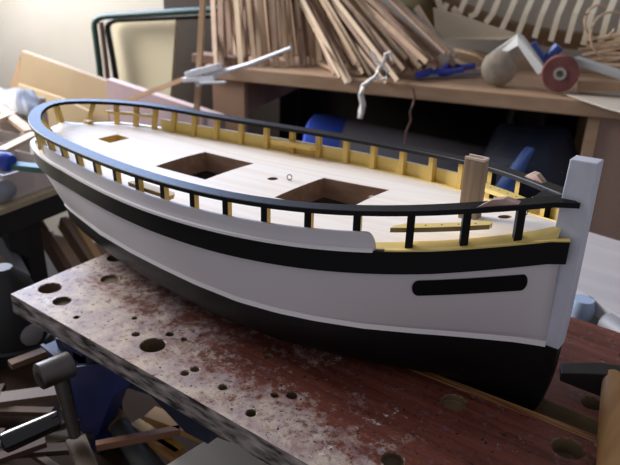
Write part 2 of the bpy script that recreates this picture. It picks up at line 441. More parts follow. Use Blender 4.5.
# name board recess on both bows
def onside(x, z):   # half breadth of topsides at (x,z)
    j = np.argmin(np.abs(UU-0)); rows = top_rows
    ys = [np.interp(x, r[:, 0], r[:, 1]) for r in rows]; zs = [np.interp(x, r[:, 0], r[:, 2]) for r in rows]
    o = np.argsort(zs); return float(np.interp(z, np.array(zs)[o], np.array(ys)[o]))
for sgn in (-1, 1):
    pts = []; L = .112; h = .0112; c0, c1 = .866, .968
    for k in range(9): t = math.pi/2+math.pi*k/8; pts.append((c0+.006*math.cos(t), math.sin(t)))
    N = 12
    for k in range(1, N): pts.append((c0+(c1-c0)*k/N, -1))
    for k in range(9): t = -math.pi/2+math.pi*k/8; pts.append((c1+.005*math.cos(t), math.sin(t)))
    for k in range(1, N): pts.append((c1-(c1-c0)*k/N, 1))
    V = []
    for q, off in ((0, .0022), (1, -.002)):
        for (x, s_) in pts:
            zc = np.interp(x, [.86, .97], [-.0060, .0105]); z = zc+s_*h; V.append((x, sgn*(onside(x, z)+off), z))
    n = len(pts)
    # fill as strips between lower & upper sides
    F = [(i, (i+1) % n, (i+1) % n+n, i+n) for i in range(n)]
    for i in range(0, (n//2)-0):
        a, b_ = (4+i) % n, (4+i+1) % n; c_, d_ = (4-i-1) % n, (4-i) % n
        if len({a, b_, c_, d_}) >= 3: F.append(tuple(dict.fromkeys((a, b_, c_, d_))))
    mk('name_board', V, F, M_black, boat)

# rails with belaying pin holes, cleats between stanchions
def pinrail(xa, xb, sgn, drop, name='pin_rail', holes=0, wid=.016, th=.006, inset=.016):
    mb = MB(); xs = np.linspace(xa, xb, 14); V = []; F = []
    for x in xs:
        w = W(x)-inset; z = Z(x)-drop
        k = min(1, (x-xa)/.006+.45, (xb-x)/.006+.45)
        for (yy, zz) in ((w, z), (w-wid*k, z), (w-wid*k, z-th), (w, z-th)): V.append((x, sgn*yy, zz))
    n = len(xs)
    for i in range(n-1):
        for j in range(4): F.append((i*4+j, i*4+(j+1) % 4, i*4+4+(j+1) % 4, i*4+4+j))
    F += [(0, 1, 2, 3), (4*n-4, 4*n-3, 4*n-2, 4*n-1)]
    mb.add(V, F)
    for i in range(n-1): mb.I[i*4+3] = 1  # outboard face gets the darker colour
    o = mb.build(name, [M_yellow if holes else M_ochre, M_cleat], boat)
    for k in range(holes):
        x = xa+(xb-xa)*(k+1)/(holes+1); w = W(x)-inset-wid*.5
        MB().lathe((x, sgn*w, Z(x)-drop-.0008), (0, 0, 1), [(0, .0012), (.0012, .0012)], 10).build('pin_hole', M_hole, boat)
for sgn in (-1, 1):
    pinrail(.826, .925, sgn, .026, holes=5, inset=.017, wid=.019)
    pinrail(.395, .495, sgn, .026, 'cleat_rail')
    pinrail(.010, .100, sgn, .020, 'cleat_rail', inset=.013, wid=.010)
# bitt post
mb = MB(); bx, by, hx_, hy_ = .877, -.0085, .0128, .0078; z0 = float(deckz(bx, by))-.002
mb.box(bx-hx_, bx+hx_, by-hy_, by+hy_, z0, .1385)
MBb = mb.build('bitt_post', M_bitt, boat, bevel=.001)
mb = MB(); mb.box(bx-hx_, bx+hx_, by-hy_, by-hy_+.004, .1386, .1415); mb.box(bx-hx_, bx+hx_, by+hy_-.004, by+hy_, .1386, .1415); mb.box(bx+hx_-.003, bx+hx_, by-hy_+.004, by+hy_-.004, .1386, .1415)
mb.build('bitt_cap', M_bittt, boat)
# fairlead chocks on the rail
for sgn, xa, xb in ((-1, .914, .953), (1, .911, .947)):
    prof_ = [(0, 0), (.16, .35), (.36, .8), (.62, .8), (.85, .35), (1, 0)]; V = []
    for s2 in (0, 1):
        for (t, hgt) in prof_:
            x = xa+(xb-xa)*t; w = W(x)-.004-s2*.013; V.append((x, sgn*w, Z(x)+hgt*.0105))
    n = len(prof_); F = [tuple(range(n)), tuple(range(2*n-1, n-1, -1))]+[(i, (i+1) % n, (i+1) % n+n, i+n) for i in range(n)]
    mk('fairlead_chock', V, F, mat('chock wood', 'd0b4a8', .6, '8f6e60', 40), boat)
# eyebolts
def eye(x, y, r=.0044):
    z = float(deckz(x, y)); P = []
    c = np.array([x, y, z+r*1.15])
    d = np.array([Rv[0], Rv[1], 0]); d /= np.linalg.norm(d)
    for k in range(14):
        t = 2*math.pi*k/14; P.append(c+d*math.cos(t)*r*.9+np.array([0, 0, 1])*math.sin(t)*r)
    MB().tube(P, .0008, 6, closed=True).build('eyebolt', M_metal, boat, smooth=True)
eye(.560, .014); eye(.936, .022, .0046)
# small block by the stern rail
MB().box(.0, .018, .028, .040, float(deckz(0, .03)), float(deckz(0, .03))+.006).build('deck_block', M_ochre, boat)

# ------------------------------------------------------------------ workbench under the boat
def paint_mat():
    M = bpy.data.materials.new('paint splattered red ply'); M.use_nodes = True; nt = M.node_tree; b = nt.nodes['Principled BSDF']
    N = nt.nodes.new; Lk = nt.links.new
    tc = N('ShaderNodeTexCoord'); b.inputs['Roughness'].default_value = .5; b.inputs['Specular IOR Level'].default_value = .45
    def noise(scale, detail=6, st=(1, 1, 1), rough=.6):
        mp = N('ShaderNodeMapping'); mp.inputs['Scale'].default_value = st; nz = N('ShaderNodeTexNoise')
        nz.inputs['Scale'].default_value = scale; nz.inputs['Detail'].default_value = detail; nz.inputs['Roughness'].default_value = rough
        Lk(tc.outputs['Object'], mp.inputs[0]); Lk(mp.outputs[0], nz.inputs['Vector']); return nz.outputs[0]
    def ramp(src, lo, hi, c0, c1):
        r = N('ShaderNodeValToRGB'); r.color_ramp.elements[0].position = lo; r.color_ramp.elements[1].position = hi
        r.color_ramp.elements[0].color = lin(c0); r.color_ramp.elements[1].color = lin(c1); Lk(src, r.inputs[0]); return r.outputs[0]
    def mix(f, a, c):
        mx = N('ShaderNodeMix'); mx.data_type = 'RGBA'; Lk(f, mx.inputs[0])
        for s_, v in ((6, a), (7, c)):
            if isinstance(v, str): mx.inputs[s_].default_value = lin(v)
            else: Lk(v, mx.inputs[s_])
        return mx.outputs[2]
    def math_(op, a, c):
        q = N('ShaderNodeMath'); q.operation = op; q.use_clamp = True
        for i, v in enumerate((a, c)):
            if isinstance(v, (int, float)): q.inputs[i].default_value = v
            else: Lk(v, q.inputs[i])
        return q.outputs[0]
    base = ramp(noise(26, 8, (.3, 5, 1)), .35, .68, '55291f', '84493a')
    edge_sep = N('ShaderNodeSeparateXYZ'); Lk(tc.outputs['Object'], edge_sep.inputs[0])
    # worn / whitened density grows to the near left corner of the jaw
    mr = N('ShaderNodeMapRange'); mr.inputs[1].default_value = .10; mr.inputs[2].default_value = -.30; mr.inputs[3].default_value = 0; mr.inputs[4].default_value = 1; Lk(edge_sep.outputs[0], mr.inputs[0])
    mr2 = N('ShaderNodeMapRange'); mr2.inputs[1].default_value = .0; mr2.inputs[2].default_value = -.070; mr2.inputs[3].default_value = 0; mr2.inputs[4].default_value = 1; Lk(edge_sep.outputs[1], mr2.inputs[0])
    dens = math_('ADD', math_('MULTIPLY', mr.outputs[0], .15), math_('MULTIPLY', mr2.outputs[0], .14))
    n1 = math_('ADD', math_('MULTIPLY', noise(150, 10, (1, 1, 1), .8), .55), math_('MULTIPLY', noise(26, 8, (1, 1, 1), .75), .45))
    f1 = ramp(math_('ADD', n1, dens), .565, .65, '000000', 'ffffff')
    c = mix(math_('MULTIPLY', f1, .85), base, ramp(noise(60, 4), .4, .6, 'd9cbbd', 'b9a9ac'))
    f4 = ramp(noise(75, 8, (1, 1, 1), .8), .53, .60, '000000', 'ffffff'); c = mix(math_('MULTIPLY', f4, .55), c, '7b4a40')
    f2 = ramp(noise(90, 8, (1, 1, 1), .75), .58, .62, '000000', 'ffffff'); c = mix(math_('MULTIPLY', f2, math_('ADD', dens, .35)), c, '70758c')
    f3 = ramp(noise(190, 3), .64, .67, '000000', 'ffffff'); c = mix(f3, c, '2b241f')
    f5 = ramp(noise(17, 8, (1, 1, 1), .8), .635, .66, '000000', 'ffffff'); c = mix(f5, c, 'd8d2d2')
    Lk(c, b.inputs['Base Color'])
    bp = N('ShaderNodeBump'); bp.inputs['Strength'].default_value = .5; bp.inputs['Distance'].default_value = .0012; Lk(n1, bp.inputs['Height']); Lk(bp.outputs[0], b.inputs['Normal'])
    return M
M_red = paint_mat()
M_edge = mat('chipped dirty ply edge', '2c221f', .8, 'c0b4ae', 110, (.4, 1, 1.6), lo=.36, hi=.74, bump=.8, detail=8)
M_slot = mat('worn slot edge wood', '8a5530', .6, 'b98a50', 30, (.4, 6, 6))
M_blue = mat('blue painted steel', '182555', .45, '1c2b5e', 12, spec=.5)
M_dsteel = mat('dark steel', '2a2c30', .45, '34363a', 12, metal=.5)
M_chrome = mat('worn bright steel', '7c7a78', .38, '54463e', 14, metal=.9)
M_plast = mat('glossy black plastic', '0a0a0c', .18, spec=.6)
ZJ = -.17
wb = thing('portable_workbench', (.7, -.05, -1.47), 'red paint-splattered folding workbench with drilled jaws and blue steel frame under the boat', 'workbench')
mb = MB(); t = .036
q = [(.212, -.287), (1.42, -.291), (1.42, -.006), (.197, -.068)]
def jaw(q, holes, name, front=1):
    mb = MB()
    V = [(a, b_, ZJ-t) for a, b_ in q]+[(a, b_, ZJ) for a, b_ in q]
    mb.hexa(V); mb.I[-6:] = [1, 0, front, 1, 2, 1]
    o = mb.build(name, [M_red, M_edge, M_slot, mat('drilled bore', '7d6a4c', .8, '4c3c2c', 20)], wb, base=(.70, -.17, ZJ-t))
    c2 = MB()
    for (x, y, r, dpt) in holes: c2.lathe((x, y, ZJ-dpt), (0, 0, 1), [(0, r), (dpt+.02, r)], 22)
    boolean_cut(o, c2, MATS['drilled bore'])
    b = o.modifiers.new('bevel', 'BEVEL'); b.width = .0008; b.segments = 1; b.limit_method = 'ANGLE'
    return o
jaw(q, [(.2435, -.233, .0185, .028), (.2977, -.2462, .014, .006), (.5119, -.2377, .0185, .026), (.2918, -.147, .015, .004), (.2296, -.0875, .015, .028),
        (.469, -.2341, .006, .02), (.5076, -.2012, .006, .02), (.5341, -.1972, .0045, .02), (.5999, -.2559, .0055, .02), (.6033, -.2405, .006, .02),
        (.6623, -.2454, .006, .02), (.7441, -.1997, .0075, .02), (.7278, -.2619, .0065, .02), (.7269, -.2141, .005, .02), (.9167, -.0747, .0165, .010),
        (1.0641, -.0675, .019, .024), (.912, -.2201, .013, .01), (.36, -.262, .004, .02), (.66, -.15, .005, .015), (.43, -.205, .004, .02)], 'front_jaw')
q = [(.20, .010), (1.42, .010), (1.42, .257), (.20, .250)]
jaw(q, [(1.0592, .0417, .014, .02), (.6, .15, .018, .02), (.3, .15, .018, .02), (1.06, .19, .006, .02)], 'rear_jaw', 3)
mb = MB(); mb.hexa([(.215, -.080, ZJ-.002), (1.42, -.0185, ZJ-.002), (1.42, -.0055, ZJ-.002), (.215, -.0665, ZJ-.002), (.215, -.080, ZJ+.0006), (1.42, -.0185, ZJ+.0006), (1.42, -.0055, ZJ+.0006), (.215, -.0665, ZJ+.0006)]); mb.build('worn_edge', mat('worn slot edge', '6e3f28', .55, 'a87c48', 40, (.35, 9, 3), lo=.4, hi=.62), wb)
# steel beams carrying the jaws, legs
for xx in (.335, 1.22):
    MB().box(xx-.028, xx+.028, -.262, .24, ZJ-.075, ZJ-t-.001).build('cross_beam', M_blue, wb, bevel=.004)
    for yy in (-.22, .20):
        MB().box(xx-.022, xx+.022, yy-.03, yy+.03, -1.47, ZJ-.076).build('leg', M_blue, wb, bevel=.004)
# blue end bracket with folded lip (visible under the near left corner)
p_ = [at(44, 345, y=-.262), at(74, 367, y=-.262), at(128, 360, y=-.262), at(130, 385, y=-.262), at(112, 398, y=-.262), at(98, 436, y=-.262), at(80, 432, y=-.262), at(62, 395, y=-.262)]
mb = MB(); mb.prism(p_, (0, .03, 0)); mb.build('end_bracket', M_blue, wb, bevel=.002)
mb = MB(); mb.beam(at(42, 345, y=-.268), at(68, 366, y=-.268), .006, .004); mb.build('bracket_lip', M_chrome, wb)
mb = MB(); mb.prism([at(55, 338, y=-.25), at(90, 352, y=-.25), at(215, 425, y=-.25), at(208, 444, y=-.25), at(185, 432, y=-.25), at(150, 395, y=-.25), at(118, 385, y=-.25), at(60, 355, y=-.25)], (0, .03, 0)); mb.build('side_rail', mat('dark blue steel', '1a2036', .5), wb)
# vise crank
c0 = at(46, 374, y=-.34); ax = np.array([0.12, .99, 0])
mb = MB(); mb.lathe(c0-ax*.012, ax, [(0, .018), (.002, .0205), (.05, .0205), (.052, .018)], 28); ck = mb.build('crank_boss', M_chrome, wb, smooth=True)
mb = MB(); mb.lathe(c0-ax*.0125, ax, [(0, .008), (.001, .008)], 20); mb.build('boss_screw', M_dsteel, ck)
c1 = at(75, 436, y=-.315)
mb = MB(); mb.tube([c0+ax*.02, c0*.5+c1*.5+ax*.01, c1], [.013, .011, .009], 10); mb.build('crank_arm', M_chrome, wb, smooth=True)
h0 = at(57, 420, y=-.325); h1 = at(2, 444, y=-.40); d = (h1-h0); L = np.linalg.norm(d)
mb = MB(); mb.lathe(h0, d, [(-.004, .0150), (0, .0155), (L-.01, .0170), (L-.004, .0165), (L, .012)], 24); mb.build('crank_handle', M_plast, wb, smooth=True)
mb = MB(); mb.lathe(h1-d/L*.003, d, [(0, .006), (.006, .006), (.008, .004)], 16); mb.build('handle_pin', M_chrome, wb)

# hammer lying on the rear jaw
hm = thing('hammer', at(604, 440, z=-.16), 'hammer with worn wooden handle and dark head at the right end of the workbench', 'hammer')
h0 = at(613, 376, z=-.128); h1 = at(610, 500, z=-.128)
mb = MB(); d = h1-h0; d /= np.linalg.norm(d); L = np.linalg.norm(h1-h0)
mb.lathe(h0-d*.0, d, [(0, .010), (.004, .0125), (.03, .0135), (.12, .0150), (L, .0140)], 20); mb.build('handle', mat('worn hickory', 'b98d58', .5, '9a6f40', 16, (6, .5, 6)), hm, smooth=True)
a0 = at(560, 372, z=-.135); a1 = at(640, 386, z=-.135)
mb = MB(); dd = a1-a0; La = np.linalg.norm(dd); dd /= La
up = np.array([0, 0, 1.]); sd_ = np.cross(dd, up)
def sec(c, w, h): return [c-sd_*w-up*h, c+sd_*w-up*h, c+sd_*w+up*h, c-sd_*w+up*h]
V = []; hs = [(0, .012, .006), (.025, .013, .012), (.05, .014, .017), (.075, .014, .017), (.1, .012, .014), (La, .013, .015)]
for (s_, w__, h__) in hs: V += sec(a0+dd*s_, w__, h__)
F = [(0, 1, 2, 3)[::-1], tuple(range(len(V)-4, len(V)))]
for i in range(len(hs)-1):
    for j in range(4): F.append((i*4+j, i*4+(j+1) % 4, i*4+4+(j+1) % 4, i*4+4+j))
mb.add(V, F); mb.build('head', mat('dark forged steel', '3a3a3a', .4, '2a2a2a', 20, metal=.6), hm, bevel=.002)

# ------------------------------------------------------------------ the room
ZF = -1.47
M_wall = mat('cream distempered wall', 'b9b3a8', .8, 'aea79a', 3, bump=.2)
def rquad(name, pts, m_, th):
    return struct(MB().slab(pts, th).build(name, m_))
BW = 2.25
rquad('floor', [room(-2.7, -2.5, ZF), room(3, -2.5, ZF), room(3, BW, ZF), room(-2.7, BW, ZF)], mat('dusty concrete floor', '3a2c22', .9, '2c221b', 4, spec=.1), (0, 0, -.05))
for (a0_, a1_, z0, z1) in ((-2.7, -2.5, ZF, 2.1), (-.9, 3, ZF, 2.1), (-2.5, -.9, ZF, .5), (-2.5, -.9, 1.75, 2.1)):
    rquad('wall_back', [room(a0_, BW, z0), room(a1_, BW, z0), room(a1_, BW, z1), room(a0_, BW, z1)], M_wall, E2*.08)
# left wall with the window opening that lights the place
for (b0, b1, z0, z1) in ((-2.5, .1, ZF, 2.1), (1.8, BW, ZF, 2.1), (.1, 1.8, ZF, .3), (.1, 1.8, 1.8, 2.1)):
    nm = 'wall_left'
    rquad(nm, [room(-2.7, b0, z0), room(-2.7, b1, z0), room(-2.7, b1, z1), room(-2.7, b0, z1)], M_wall, -E1*.08)
mb = MB(); fr = mat('white window paint', 'dddddd', .5)
for (b0, b1, z0, z1) in ((.1, 1.8, .3, .34), (.1, 1.8, 1.76, 1.8), (.1, .14, .34, 1.76), (1.76, 1.8, .34, 1.76), (.93, .97, .34, 1.76)):
    c = room(-2.66, (b0+b1)/2, (z0+z1)/2); mb.rbox(c, (E1, E2, (0, 0, 1)), (.03, (b1-b0)/2, (z1-z0)/2))
struct(mb.build('window_1', fr))
mb = MB()
for (a0_, a1_, z0, z1) in ((-2.5, -.9, .5, .54), (-2.5, -.9, 1.71, 1.75), (-2.5, -2.46, .54, 1.71), (-.94, -.9, .54, 1.71), (-1.72, -1.68, .54, 1.71)):
    mb.rbox(room((a0_+a1_)/2, BW+.04, (z0+z1)/2), (E1, E2, (0, 0, 1)), ((a1_-a0_)/2, .03, (z1-z0)/2))
struct(mb.build('window_2', fr))

# ------------------------------------------------------------------ back bench
ZB_ = -.05
BF = 1.17
aL = float(at(205, 80, b=BF)@E1); aR = 2.2
M_oak = wood('worn beige bench wood', 'ab8a6c', 'b99b80', 0, .6, 10)
M_pane = mat('beige cabinet board', 'a9876d', .6, '9c7c64', 8, (1, 1, .3))
bench = thing('back_workbench', room((aL+1.5)/2, BF+.5, ZF), 'long beige wooden workbench with open cubby behind the model boat', 'workbench')
def rb(mb, a0, a1, b0, b1, z0, z1, k=0):
    return mb.rbox(room((a0+a1)/2, (b0+b1)/2, (z0+z1)/2), (E1, E2, np.array([0, 0, 1.])), ((a1-a0)/2, (b1-b0)/2, (z1-z0)/2), k)
rb(MB(), aL, aR, BF, BF+1.0, ZB_-.05, ZB_).build('bench_top', M_oak, bench, bevel=.004)
aP = float(at(243, 95, b=BF+.01)@E1)
rb(MB(), aL+.02, aP, BF+.02, BF+.05, ZF, ZB_-.05).build('front_panel', M_pane, bench)
rb(MB(), aP-.03, aP, BF+.05, BF+.75, -.225, ZB_-.05).build('side_panel', mat('brown ply side', 'a8805e', .6, '7c5d46', 7), bench)
aQ = float(at(588, 120, b=BF+.01)@E1)
rb(MB(), aQ, aQ+.035, BF+.012, BF+.95, ZF, ZB_-.05).build('side_panel', M_oak, bench)
rb(MB(), aQ+.036, aR-.02, BF+.02, BF+.05, ZF, ZB_-.05).build('front_panel', mat('pinkish brown cabinet board', 'a88c7c', .6, '9c8072', 7, (1, 1, .3)), bench)
rb(MB(), aL+.02, aQ, BF+.93, BF+.95, ZF, ZB_-.05).build('back_panel', mat('shade dark back board', '1a1613', .9, spec=.1), bench)  # cubby shade is put into the board's near-black colour
rb(MB(), aP, aQ, BF+.10, BF+.93, -.62, -.58).build('shelf', mat('dark shelf board', '3c342c', .8), bench)

# things inside the cubby
cb = thing('plastic_drum', at(372, 150, b=1.55), 'pale grey drum with blue end lying in the bench cubby', 'drum')
e0 = at(314, 138, b=1.55); e1 = at(450, 166, b=1.60); dd = e1-e0; L = np.linalg.norm(dd); r_ = .105
MB().lathe(e0+dd/L*.13, dd, [(0, r_), (L, r_), (L+.03, r_*.8)], 36).build('body', mat('pale grey film', 'a6a6ae', .45, '94949a', 6), cb, smooth=True)
MB().lathe(e0-dd/L*.03, dd, [(0, .07), (.015, r_*.93), (.06, r_*1.02), (.16, r_*1.02)], 36).build('blue_end', mat('bright blue plastic', '3d5ccc', .4), cb, smooth=True)
bgm = mat('dark navy fabric', '1c2740', .6, '141a28', 5)
def crumple(name, pts, th, m_, amp, label, cat, seed=1, sub=10):
    rnd = random.Random(seed); p00, p10, p11, p01 = [np.array(v) for v in pts]; V = []; F = []; n = sub
    for s_ in (0, 1):
        for i in range(n+1):
            for j in range(n+1):
                u, v = i/n, j/n; q_ = (1-u)*(1-v)*p00+u*(1-v)*p10+u*v*p11+(1-u)*v*p01
                edge = math.sin(math.pi*u)*math.sin(math.pi*v)
                q_ = q_+np.array(th)*(s_-.5)*(.25+edge)+np.array([rnd.uniform(-1, 1) for _ in range(3)])*amp
                V.append(q_)
    m2 = (n+1)**2
    for i in range(n):
        for j in range(n):
            a = i*(n+1)+j; F.append((a, a+1, a+n+2, a+n+1)); F.append((a+m2, a+n+1+m2, a+n+2+m2, a+1+m2))
    for i in range(n):
        for a, b_ in ((i, i+1), (n*(n+1)+i, n*(n+1)+i+1), (i*(n+1), (i+1)*(n+1)), (i*(n+1)+n, (i+1)*(n+1)+n)):
            F.append((a, b_, b_+m2, a+m2))
    o = mk(name, V, F, m_, smooth=False)
    sm = o.modifiers.new('smooth', 'SUBSURF'); sm.levels = 1; sm.render_levels = 1
    return tag(o, label, cat)
crumple('fabric_bag', [at(455, 200, b=1.25), at(600, 215, b=1.25), at(570, 128, b=1.32), at(500, 122, b=1.35)], E2*.16, bgm, .008, 'dark navy fabric bag slumped in the cubby behind the bow', 'bag', 3, 7)
crumple('blue_streak', [at(488, 195, b=1.14), at(512, 200, b=1.14), at(536, 148, b=1.2), at(526, 146, b=1.2)], E2*.03, mat('mid blue streak', '33518f', .6), .003, 'brighter blue streak over the dark bag', 'cloth', 5, 5)  # brighter blue streak of the bag, modelled as its own strip
o = MB().lathe(at(527, 118, b=1.75), E2*-1+np.array([0, 0, .1]), [(0, .07), (.03, .078), (.05, .07), (.05, .05), (.02, .048), (0.0, .048)], 30).build('paint_tin', mat('dull dark tin', '4a443a', .5, '2c2823', 6), smooth=True); tag(o, 'dull dark tin lying open end forward deep in the cubby', 'tin')

# ------------------------------------------------------------------ wood strips leaning on the back bench
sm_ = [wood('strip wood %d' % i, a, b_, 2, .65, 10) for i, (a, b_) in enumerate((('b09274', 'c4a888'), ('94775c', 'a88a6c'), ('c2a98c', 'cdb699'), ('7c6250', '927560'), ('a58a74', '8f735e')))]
def stick(p0, p1, w, t_, m_, label, grp, up=None, name='wood_strip'):
    mb = MB(); mb.beam(p0, p1, w, t_, up=E2 if up is None else up)
    return tag(mb.build(name, m_), label, 'wood strip', grp)
rs = random.Random(11)
# upright bundle
x = 212
k = 0
while x < 334:
    yb = rs.uniform(60, 69); lean = rs.uniform(-9, 4)+(x-212)*(-.12)
    p0 = at(x, yb, z=ZB_+.002); b1 = BF+.25+rs.uniform(0, .35)
    p0 = p0+E2*rs.uniform(0, .06)
    p1 = at(x+lean-4, -140, b=b1)
    stick(p0, p1, rs.uniform(.009, .024), .008, sm_[rs.randrange(5)], 'thin wood strip in the upright bundle at the left of the bench', 'upright wood strips on the bench')
    x += rs.uniform(2.6, 4.4)
# second row behind, darker
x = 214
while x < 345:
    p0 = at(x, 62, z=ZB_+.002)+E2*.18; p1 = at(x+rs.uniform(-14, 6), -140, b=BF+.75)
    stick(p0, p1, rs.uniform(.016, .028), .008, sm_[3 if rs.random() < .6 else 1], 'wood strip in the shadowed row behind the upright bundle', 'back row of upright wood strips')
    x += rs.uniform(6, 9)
# fanned bundle (upper left to lower right)
n = 76
for i in range(n):
    f = (i/(n-1))
    xb = 334+f*112+rs.uniform(-5, 5); yb = 66+rs.uniform(-6, 8)+(10 if rs.random() < .2 and f < .6 else 0)-8*max(0, f-.6)/.4
    slope = .40+.72*f+rs.uniform(-.10, .10)
    b0 = BF+.02+rs.uniform(0, .14)
    p0 = at(xb, yb, b=b0)
    if p0[2] < ZB_+.006: p0 = at(xb, yb, b=BF-.012-rs.uniform(0, .01)) if yb > 78 else at(xb, yb, z=ZB_+.008)
    p1 = at(xb-slope*(yb+75), -75, b=BF+.28+rs.uniform(0, .3))
    stick(p0, p1, rs.uniform(.008, .019), .008, sm_[rs.randrange(5)], 'wood strip in the slanting sheaf spread over the bench edge', 'slanting wood strips on the bench')
for i in range(9):
    p0 = at(398+i*7+rs.uniform(-3, 3), 70-i*.6, z=ZB_+.02+.006*(i % 3)); p1 = at(340+i*8+rs.uniform(-5, 5), -20, b=BF+.75)
    stick(p0, p1, .02, .008, sm_[(i*2) % 5], 'long flat strip at the low right side of the slanting sheaf', 'flat strips right of the sheaf')
# wide pale plank on the sheaf
mb = MB(); mb.beam(at(452, 60, b=BF+.3), at(345, -40, b=BF+.55), .055, .012, up=E2*-1+np.array([0, 0, .4])); tag(mb.build('pale_plank', mat('pale grey plank', 'c9c0b2', .6, 'bdb3a4', 8)), 'wide pale plank lying over the right of the slanting strips', 'plank')
# short offcuts on the bench
for i, (a, b_, c_, d_) in enumerate(((322, 64, 346, 82), (330, 66, 362, 72), (345, 70, 360, 80), (440, 45, 505, 62), (455, 40, 492, 64), (440, 52, 480, 70))):
    lab = 'short wood offcut lying near the slanting sheaf' if i < 3 else 'tan offcut lying behind the blue pliers'
    mb = MB(); mb.beam(at(a, b_, z=ZB_+.012), at(c_, min(d_, 74), z=ZB_+.010), .022, .012); tag(mb.build('wood_offcut', sm_[i % 3]), lab, 'offcut', 'offcuts by the sheaf' if i < 3 else 'offcuts behind the pliers')
# string bundle
M_str = mat('white cotton string', 'e6e2dc', .8)
mb = MB()
def spts(l, b): return [at(a, c, b=b) for a, c in l]
mb.tube(spts([(370, 52), (374, 55), (377, 62), (384, 66), (388, 72), (386, 78), (380, 80), (376, 76), (378, 70), (384, 62), (386, 54), (390, 52), (392, 60)], BF-.05), .0065, 6)
mb.tube(spts([(376, 76), (368, 82), (363, 86), (361, 96), (363, 104), (361, 112), (360, 118)], BF-.05), [.006, .008, .009, .010, .010, .012, .009], 6)
tag(mb.build('string_tie', M_str, smooth=True), 'white string knotted around the slanting strips with one hanging end', 'string')
mb = MB(); mb.tube(spts([(413, 88), (415, 97), (413, 104), (410, 112), (411, 120), (406, 132), (404, 150)], BF-.03), .0035, 6); tag(mb.build('brown_cord', mat('brown cord', '6b5048', .8), smooth=True), 'thin brown cord hanging from the bench edge', 'cord')

# things on the bench, right half
gw = thing('abrasive_roll', at(560, 90, b=BF+.05), 'dark red round abrasive roll with grey hub standing on the bench edge', 'roll')
c = at(560, 73.5, b=BF+.05); ax = CAM-c; ax[2] *= .3; ax /= np.linalg.norm(ax)
MB().lathe(c-ax*.05, ax, [(0, .052), (.004, .057), (.058, .057), (.063, .053), (.063, .020), (.055, .02)], 36).build('roll_body', mat('dark red grit', '7d4a46', .8, '6c3c3a', 40, bump=.4), gw, smooth=True)
MB().lathe(c-ax*.0+ax*.008, ax, [(0, .0195), (.008, .0195), (.008, .011), (0.0, .011)], 24).build('hub', mat('grey hub plastic', 'a8a49c', .5), gw, smooth=True)
MB().lathe(c-ax*.01+ax*.016, ax, [(0, .0112), (.001, .0112)], 20).build('bore', M_plast, gw)
c = at(499, 68, b=BF+.10)
tag(MB().lathe(c-ax*.04, ax, [(0, .035), (.01, .05), (.03, .056), (.05, .057), (.065, .052), (.075, .04), (.08, .02)], 32).build('twine_ball', mat('beige twine', '9c9182', .85, '8a7f70', 50, bump=.6), smooth=True), 'beige round ball of twine beside the white angle strip', 'ball')
c = at(417, 2, b=BF+.65)
tag(MB().lathe(c-ax*.1, ax, [(0, .06), (.03, .10), (.07, .122), (.11, .122), (.15, .10), (.17, .06)], 36).build('felt_pad', mat('olive beige felt', '8d8768', .9, '7d7658', 10), smooth=True), 'large olive beige round pad behind the slanting strips', 'pad')
# white folded angle
mb = MB(); b = BF+.04
A, Bp, D = at(484, 58, b=b+.16), at(520, 40, b=b+.03), at(541, 73, b=b)
mb.prism([A, at(517, 35, b=b+.03), at(524, 39, b=b+.03), at(546, 70, b=b), at(538, 75, b=b), at(518, 46, b=b+.03), at(490, 62, b=b+.16)], E2*.05)
tag(mb.build('angle_strip', mat('white plastic strip', 'cfcfcc', .5), bevel=.002), 'white bent angle strip standing between the twine ball and the red roll', 'angle strip')
# blue pliers
pl = thing('pliers', at(445, 75, z=ZB_), 'blue handled pliers lying near the bench edge', 'pliers')
M_bp = mat('bright blue grip', '2b3fae', .35)
for q_ in ([(418, 75), (430, 72), (446, 73), (462, 70)], [(436, 72), (448, 66), (460, 68), (474, 66)]):
    MB().tube([at(a, c_, z=ZB_+.022) for a, c_ in q_], [.012, .014, .013, .010], 10).build('grip', M_bp, pl, smooth=True)
MB().beam(at(415, 76, z=ZB_+.012), at(480, 74, z=ZB_+.012), .02, .012).build('jaw', mat('pale steel', '8d93a4', .4, metal=.6), pl)
for q_, lab in (([(531, 44), (540, 58), (546, 66)], 'blue clamp arm rising behind the white angle strip'), ([(559, 46), (552, 54), (545, 64)], 'blue clamp arm just above the red roll')):
    tag(MB().tube([at(a, c_, b=BF+.16) for a, c_ in q_], .018, 8).build('spring_clamp', mat('blue clamp plastic', '33519c', .45)), lab, 'clamp')
# pale boards to the right
mb = MB(); mb.beam(at(575, 60, b=BF+.2), at(650, 84, b=BF+.12), .05, .02, up=(0, 0, 1)); tag(mb.build('pale_board', mat('pale blue grey board', 'b3b6b6', .6)), 'pale grey narrow board sloping right of the red roll', 'board')
mb = MB(); mb.beam(at(577, 86, b=BF+.08), at(660, 86, b=BF+.08), .04, .028); tag(mb.build('tan_block', wood('tan block', '94765a', 'a5876a', 0)), 'tan wooden block on the bench right of the red roll', 'block')
mb = MB(); mb.prism([at(563, 94, z=ZB_+.004), at(590, 92, z=ZB_+.004), at(640, 84, z=ZB_+.004), at(640, 118, z=ZB_+.004), at(607, 109, z=ZB_+.004)], (0, 0, .003)); tag(mb.build('paper_sheet', mat('off white paper', 'c8beb0', .7)), 'off-white paper sheet hanging over the right bench edge', 'paper')
